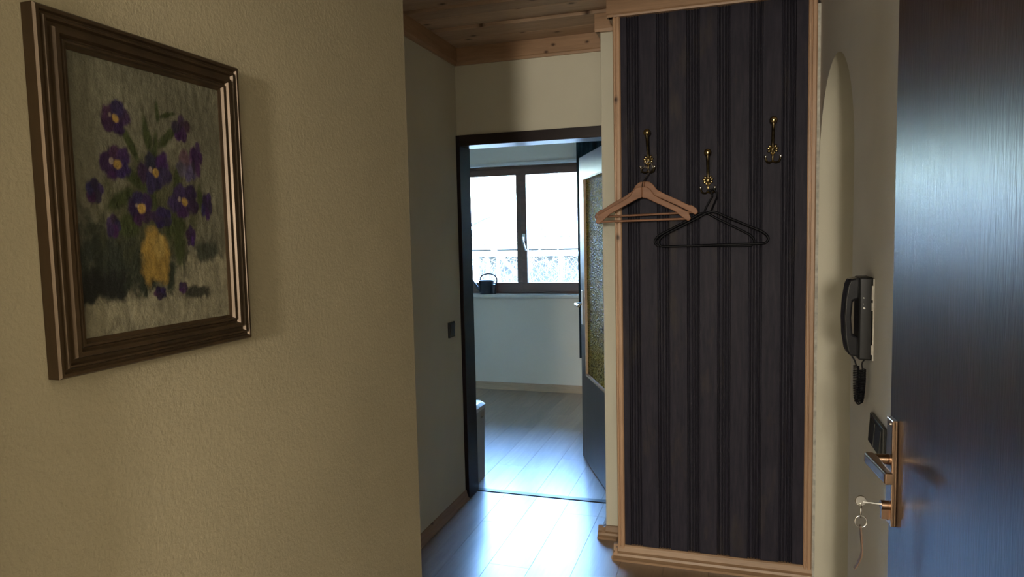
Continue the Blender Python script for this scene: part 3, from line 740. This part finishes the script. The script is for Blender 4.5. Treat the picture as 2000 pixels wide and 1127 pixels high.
# shadow band and dark foliage behind the vase
img = blob(img, 205, 500, 90, 60, (0.030, 0.038, 0.028), 0.8, 0.6, seed=1)
img = blob(img, 200, 560, 95, 26, (0.012, 0.014, 0.012), 0.8, 0.6, seed=2)
img = blob(img, 400, 490, 45, 22, (0.055, 0.062, 0.045), 0.8, 0.6, seed=3)
img = blob(img, 300, 510, 72, 62, (0.028, 0.036, 0.022), 0.5, 0.4, seed=4)
img = blob(img, 385, 570, 40, 12, (0.045, 0.045, 0.032), 0.6, 0.6, seed=5)
img = blob(img, 300, 400, 105, 85, (0.085, 0.088, 0.045), 0.9, 0.9, seed=6)
# leaves and stems
for i, (px, py, rx, ry, rot) in enumerate([(255, 285, 8, 34, 0.5), (285, 260, 8, 40, 0.15), (305, 215, 5, 24, 0.0), (325, 225, 20, 5, 0.3), (325, 270, 9, 30, -0.8), (262, 350, 10, 40, 0.9), (235, 390, 34, 12, 0.5),
                                           (345, 345, 8, 36, -0.4), (295, 375, 8, 40, 0.2), (340, 440, 26, 26, 0), (250, 440, 22, 20, 0), (390, 390, 8, 26, 0.1), (300, 300, 7, 36, -0.2), (350, 480, 16, 40, 0)]):
    img = blob(img, px, py, rx, ry, (0.045, 0.060, 0.018), 0.5, 0.5, rot, 0.8, seed=i+7)
# vase
img = blob(img, 302, 502, 34, 54, (0.36, 0.235, 0.055), 0.35, 0.3, 0.0, 1.1, seed=3)
img = blob(img, 310, 480, 14, 22, (0.42, 0.30, 0.09), 0.6, 0.5, 0.0, 0.9, seed=9)
# violets
FL = [(222, 228, 29, 33, 1), (352, 252, 20, 27, 0), (225, 318, 31, 37, 1), (302, 335, 36, 40, 1), (368, 322, 28, 34, 2), (383, 312, 13, 33, 0), (183, 372, 18, 25, 0), (274, 405, 27, 32, 1), (358, 393, 34, 36, 1), (403, 402, 13, 30, 0),
      (220, 442, 15, 24, 0), (372, 462, 11, 22, 0), (315, 425, 22, 20, 0), (312, 572, 15, 14, 0), (357, 562, 11, 11, 0)]
for i, (px, py, rx, ry, kind) in enumerate(FL):
    col = (0.040, 0.019, 0.078) if kind != 2 else (0.11, 0.075, 0.13)
    img = blob(img, px, py, rx*0.7, ry*0.7, col, 0.6, 0.35, 0, 1.0, seed=i+2)
    for k in range(5):
        a = 2*PI*k/5+i
        img = blob(img, px+rx*0.55*math.cos(a), py+ry*0.55*math.sin(a), rx*0.48, ry*0.48, tuple(c*(0.6+0.8*rng.random()) for c in col), 0.6, 0.35, 0, 1.0, seed=i*5+k)
    if kind == 1:
        img = blob(img, px+2, py+3, 8, 8, (0.40, 0.26, 0.07), 0.7, 0.5, 0, 0.8, seed=i)
        img = blob(img, px-9, py-4, 4, 5, (0.30, 0.24, 0.22), 0.7, 0.5, 0, 0.8, seed=i+3)
img *= (0.78+0.44*fbm(nu, nv, 60, 12))[..., None]
img = np.clip(img*np.array([0.46, 0.44, 0.40]), 0.003, 1)
relief = 0.0012*n2+0.0008*n3
me = bpy.data.meshes.new('canvas')
vv = np.stack([np.full_like(U, 0)+relief, U-0.717, V-1.352], -1).reshape(-1, 3); vv[:, 0] += XC-XL
idx = np.arange(nu*nv).reshape(nv, nu)
q = np.stack([idx[:-1, :-1], idx[:-1, 1:], idx[1:, 1:], idx[1:, :-1]], -1).reshape(-1, 4)
me.from_pydata(vv.tolist(), [], q.tolist()); me.update()
ca = me.color_attributes.new('paint', 'FLOAT_COLOR', 'POINT')
ca.data.foreach_set('color', np.concatenate([img.reshape(-1, 3), np.ones((nu*nv, 1))], 1).astype(np.float32).ravel())
me.polygons.foreach_set('use_smooth', np.ones(len(me.polygons), dtype=bool))
mp, nt, b = newmat('oil_paint')
va = N(nt, 'ShaderNodeVertexColor', layer_name='paint')
bn = noise(nt, objcoord(nt, rand=False), 420, 3)
nt.links.new(mix(nt, 0.35, va.outputs[0], bn.outputs[0], 'OVERLAY'), b.inputs['Base Color'])
b.inputs['Roughness'].default_value = 0.5
bump(nt, b, bn.outputs[0], 0.3, 0.002)
me.materials.append(mp)
co = bpy.data.objects.new('canvas', me); COL.objects.link(co); co.parent = pic; co['label'] = 'painted canvas with purple flowers'
bx(XL+0.001, XL+0.007, cy0, cy1, cz0, cz1).build('backing_board', 'leaf_dark', pic)

# ------------------------------------------------------------------ things in the kitchen
bn_ = thing('waste_bin', 'tall pale grey bin with a white lid just inside the kitchen doorway', 'bin', (-1.60, 3.86, 0))
def rrect(x0, x1, y0, y1, r, n=6):
    out = []
    for cx_, cy_, a0 in ((x1-r, y1-r, 0), (x0+r, y1-r, PI/2), (x0+r, y0+r, PI), (x1-r, y0+r, 1.5*PI)):
        for i in range(n+1):
            a = a0+PI/2*i/n; out.append((cx_+r*math.cos(a), cy_+r*math.sin(a)))
    return out
lo = rrect(-1.735, -1.462, 3.735, 3.950, 0.02); hi = rrect(-1.745, -1.452, 3.725, 3.960, 0.03); n = len(lo)
body = MB().add([(*p, 0) for p in lo]+[(*p, 0.445) for p in hi], [tuple(range(n))[::-1], tuple(range(n, 2*n))]+[(i, (i+1) % n, n+(i+1) % n, n+i) for i in range(n)])
bd = body.build('bin_body', 'bin', bn_, smooth='auto')
cutter = bx(-1.51, -1.43, 3.862, 3.925, 0.385, 0.418).build('cutter', 'bin')
bpy.context.view_layer.update()
bo = bd.modifiers.new('grip', 'BOOLEAN'); bo.object = cutter; bo.operation = 'DIFFERENCE'; bo.solver = 'EXACT'
bpy.context.view_layer.update()
_m = bpy.data.meshes.new_from_object(bd.evaluated_get(bpy.context.evaluated_depsgraph_get()))
bd.modifiers.clear(); bd.data = _m; bpy.data.objects.remove(cutter)
lid = [rrect(-1.752, -1.447, 3.720, 3.966, 0.04), rrect(-1.752, -1.447, 3.720, 3.966, 0.04), rrect(-1.735, -1.465, 3.735, 3.950, 0.04)]
zz = [0.440, 0.462, 0.478]; n = len(lid[0])
MB().add([(*p, zz[k]) for k in range(3) for p in lid[k]], [tuple(range(n))[::-1], tuple(range(2*n, 3*n))]+[(k*n+i, k*n+(i+1) % n, (k+1)*n+(i+1) % n, (k+1)*n+i) for k in range(2) for i in range(n)]).build('lid', 'bin_lid', bn_, smooth='auto')

wc = thing('watering_can', 'small dark watering can with a tall loop handle on the window sill', 'watering can', (-2.25, 6.255, 0.937))
cx_, cy_, cz_ = -2.258, 6.255, 0.9372
MB().lathe([(0.058, 0), (0.062, 0.004), (0.064, 0.03), (0.0755, 0.128), (0.0765, 0.132), (0.070, 0.132), (0.060, 0.020)], (cx_, cy_, cz_), n=28).build('can_body', 'can', wc, smooth='auto')
MB().tube(catmull([(cx_-0.045, cy_, cz_+0.030), (cx_-0.085, cy_, cz_+0.055), (cx_-0.120, cy_, cz_+0.100), (cx_-0.150, cy_, cz_+0.145)], 6), [0.020]*4+[0.013]*8+[0.009]*7, 12).build('spout', 'can', wc, smooth='auto')
MB().tube(catmull([(cx_-0.060, cy_, cz_+0.135), (cx_-0.045, cy_, cz_+0.175), (cx_+0.02, cy_, cz_+0.195), (cx_+0.085, cy_, cz_+0.180), (cx_+0.110, cy_, cz_+0.140), (cx_+0.102, cy_, cz_+0.105), (cx_+0.088, cy_, cz_+0.085)], 7), 0.0065, 10).build('loop_handle', 'can', wc, smooth=True)
MB().lathe([(0.026, 0), (0.028, 0.05), (0.030, 0.092)], (cx_+0.072, cy_, cz_+0.002), n=16).build('filler_collar', 'can', wc, smooth='auto')

# curtain: hangs in folds from a rod
ct = thing('curtain', 'dark teal curtain hanging beside the kitchen window', 'curtain', (-1.12, 6.12, 0.36))
def fold(z):
    out = []
    for i in range(61):
        u = i/60; x = -1.318+0.36*u
        out.append((x, 6.115+0.022*math.sin(u*2*PI*4.5)+0.006*math.sin(u*31+z*2), z))
    return out
mb = MB(); rows = [0.36+2.02*k/16 for k in range(17)]
for z in rows: mb.v += fold(z)
for z in rows: mb.v += [(p[0], p[1]+0.003, p[2]) for p in fold(z)]
nn = 61; off = len(rows)*nn
for k in range(len(rows)-1):
    for i in range(nn-1):
        a = k*nn+i; mb.f += [(a, a+1, a+nn+1, a+nn), (off+a, off+a+nn, off+a+nn+1, off+a+1)]
mb.build('cloth', 'curtain', ct, smooth=True)
cr = thing('curtain_rod', 'thin metal curtain rod above the kitchen window', 'curtain rod', (-1.9, 6.13, 2.40))
MB().tube([(-2.95, 6.117, 2.395), (-0.85, 6.117, 2.395)], 0.009, 12).build('rod', 'brass_dark', cr, smooth='auto')
for xx in (-2.9, -0.90):
    MB().tube([(xx, 6.117, 2.395), (xx, YK, 2.395)], 0.006, 8).build('bracket', 'brass_dark', cr, smooth='auto')

# ------------------------------------------------------------------ outside the window
struct('ground', bx(-40, 30, 6.6, 60, -2.9, -2.7), 'ground', 'yard ground outside below the window', 'ground')
hs = thing('neighbour_house', 'low white trimmed house with pale roof behind the bare branches', 'house', (-4.0, 15, -2.7))
bx(-14, 6, 14.6, 19, -2.7, 1.2).build('wall', 'house_wall', hs)
bx(-14, 6, 13.98, 14.12, 1.205, 1.345).build('fascia', 'house_white', hs)
bx(-14, 6, 14.0, 14.10, 1.05, 1.165).build('beam', 'house_white', hs)
bx(-14, 6, 14.02, 14.6, 0.25, 0.32).build('balcony_floor', 'house_white', hs)
MB().add([(-14.2, 13.85, 1.36), (6.2, 13.85, 1.36), (6.2, 18.5, 2.45), (-14.2, 18.5, 2.45), (-14.2, 13.85, 1.44), (6.2, 13.85, 1.44), (6.2, 18.5, 2.55), (-14.2, 18.5, 2.55)],
         [(0, 3, 2, 1), (4, 5, 6, 7), (0, 1, 5, 4), (1, 2, 6, 5), (2, 3, 7, 6), (3, 0, 4, 7)]).build('roof', 'house_roof', hs)
for x, w in ((-5.30, .13), (-5.03, .03), (-4.80, .045), (-3.39, .028), (-1.2, .13), (-7.8, .13)):
    bx(x-w/2, x+w/2, 14.01, 14.09, -2.7 if w > .1 else 0.30, 1.06).build('post', 'house_white', hs)
rl = random.Random(8)
for i in range(16):
    x = -5.35+i*0.185+rl.uniform(-.05, .05); r = rl.uniform(0.02, 0.045)
    MB().ball((x, 13.88, 1.452), r, 5, 0.55).build('leaf_clump', 'dark_leaf', hs, smooth=True)
tr = thing('bare_tree', 'leafless tree with pale sunlit branches outside the window', 'tree', (-4.6, 9.4, -2.7))
def px_at(px, py, Y):
    d = _r2*(px-1000)/F_PX - _u2*(py-563.5)/F_PX + _f
    return Vector(CAM + d*(Y/d[1]))
tk = [Vector((-4.6, 9.4, -2.7)), Vector((-4.45, 9.4, -1.2)), Vector((-4.3, 9.35, 0.3)), Vector((-4.2, 9.3, 1.3)), Vector((-4.05, 9.3, 2.6)), Vector((-3.9, 9.3, 4.0))]
MB().tube(catmull(tk, 6), [0.14-0.0033*i for i in range(31)], 10).build('trunk', 'bark', tr, smooth=True)
limbs = [([(905, 446), (935, 432), (955, 424), (985, 430), (1020, 427), (1070, 418)], 9.3, 0.030), ([(900, 440), (922, 456), (945, 468), (970, 494), (1000, 525), (1040, 570), (1080, 640)], 9.1, 0.045),
         ([(955, 424), (965, 415), (990, 416), (1010, 404)], 9.3, 0.012), ([(1125, 478), (1090, 464), (1070, 452), (1040, 444), (1000, 455), (960, 478)], 9.6, 0.014),
         ([(940, 485), (960, 462), (985, 444), (1000, 436)], 9.2, 0.010), ([(1091, 600), (1092, 520), (1090, 478), (1096, 440)], 9.7, 0.014), ([(980, 600), (1010, 530), (1050, 490), (1080, 480)], 9.4, 0.012)]
for pts, Y, r in limbs:
    p3 = catmull([px_at(px, py, Y+0.15*math.sin(i)) for i, (px, py) in enumerate(pts)], 6)
    MB().tube(p3, [r*(1-0.6*i/len(p3)) for i in range(len(p3))], 8).build('limb', 'bark', tr, smooth=True)
rd = random.Random(3)
tw = MB()
for i in range(420):
    Y = 8.6+2.6*rd.random()
    px = 860+330*rd.random(); py = 500+90*rd.random()**0.8
    a = rd.uniform(-2.6, -0.5); L = rd.uniform(0.35, 1.0); p = px_at(px, py, Y); pts = [p]
    for k in range(5):
        a += rd.uniform(-0.45, 0.45)
        p = p + Vector((math.cos(a), rd.uniform(-.4, .4), -math.sin(a)))*L/5
        if p.z > 1.22: break
        pts.append(p)
    if len(pts) > 2:
        tw.tube(pts, [0.0055-0.0008*k for k in range(len(pts))], 4, caps=False)
tw.build('twigs', 'bark', tr, kind='stuff')
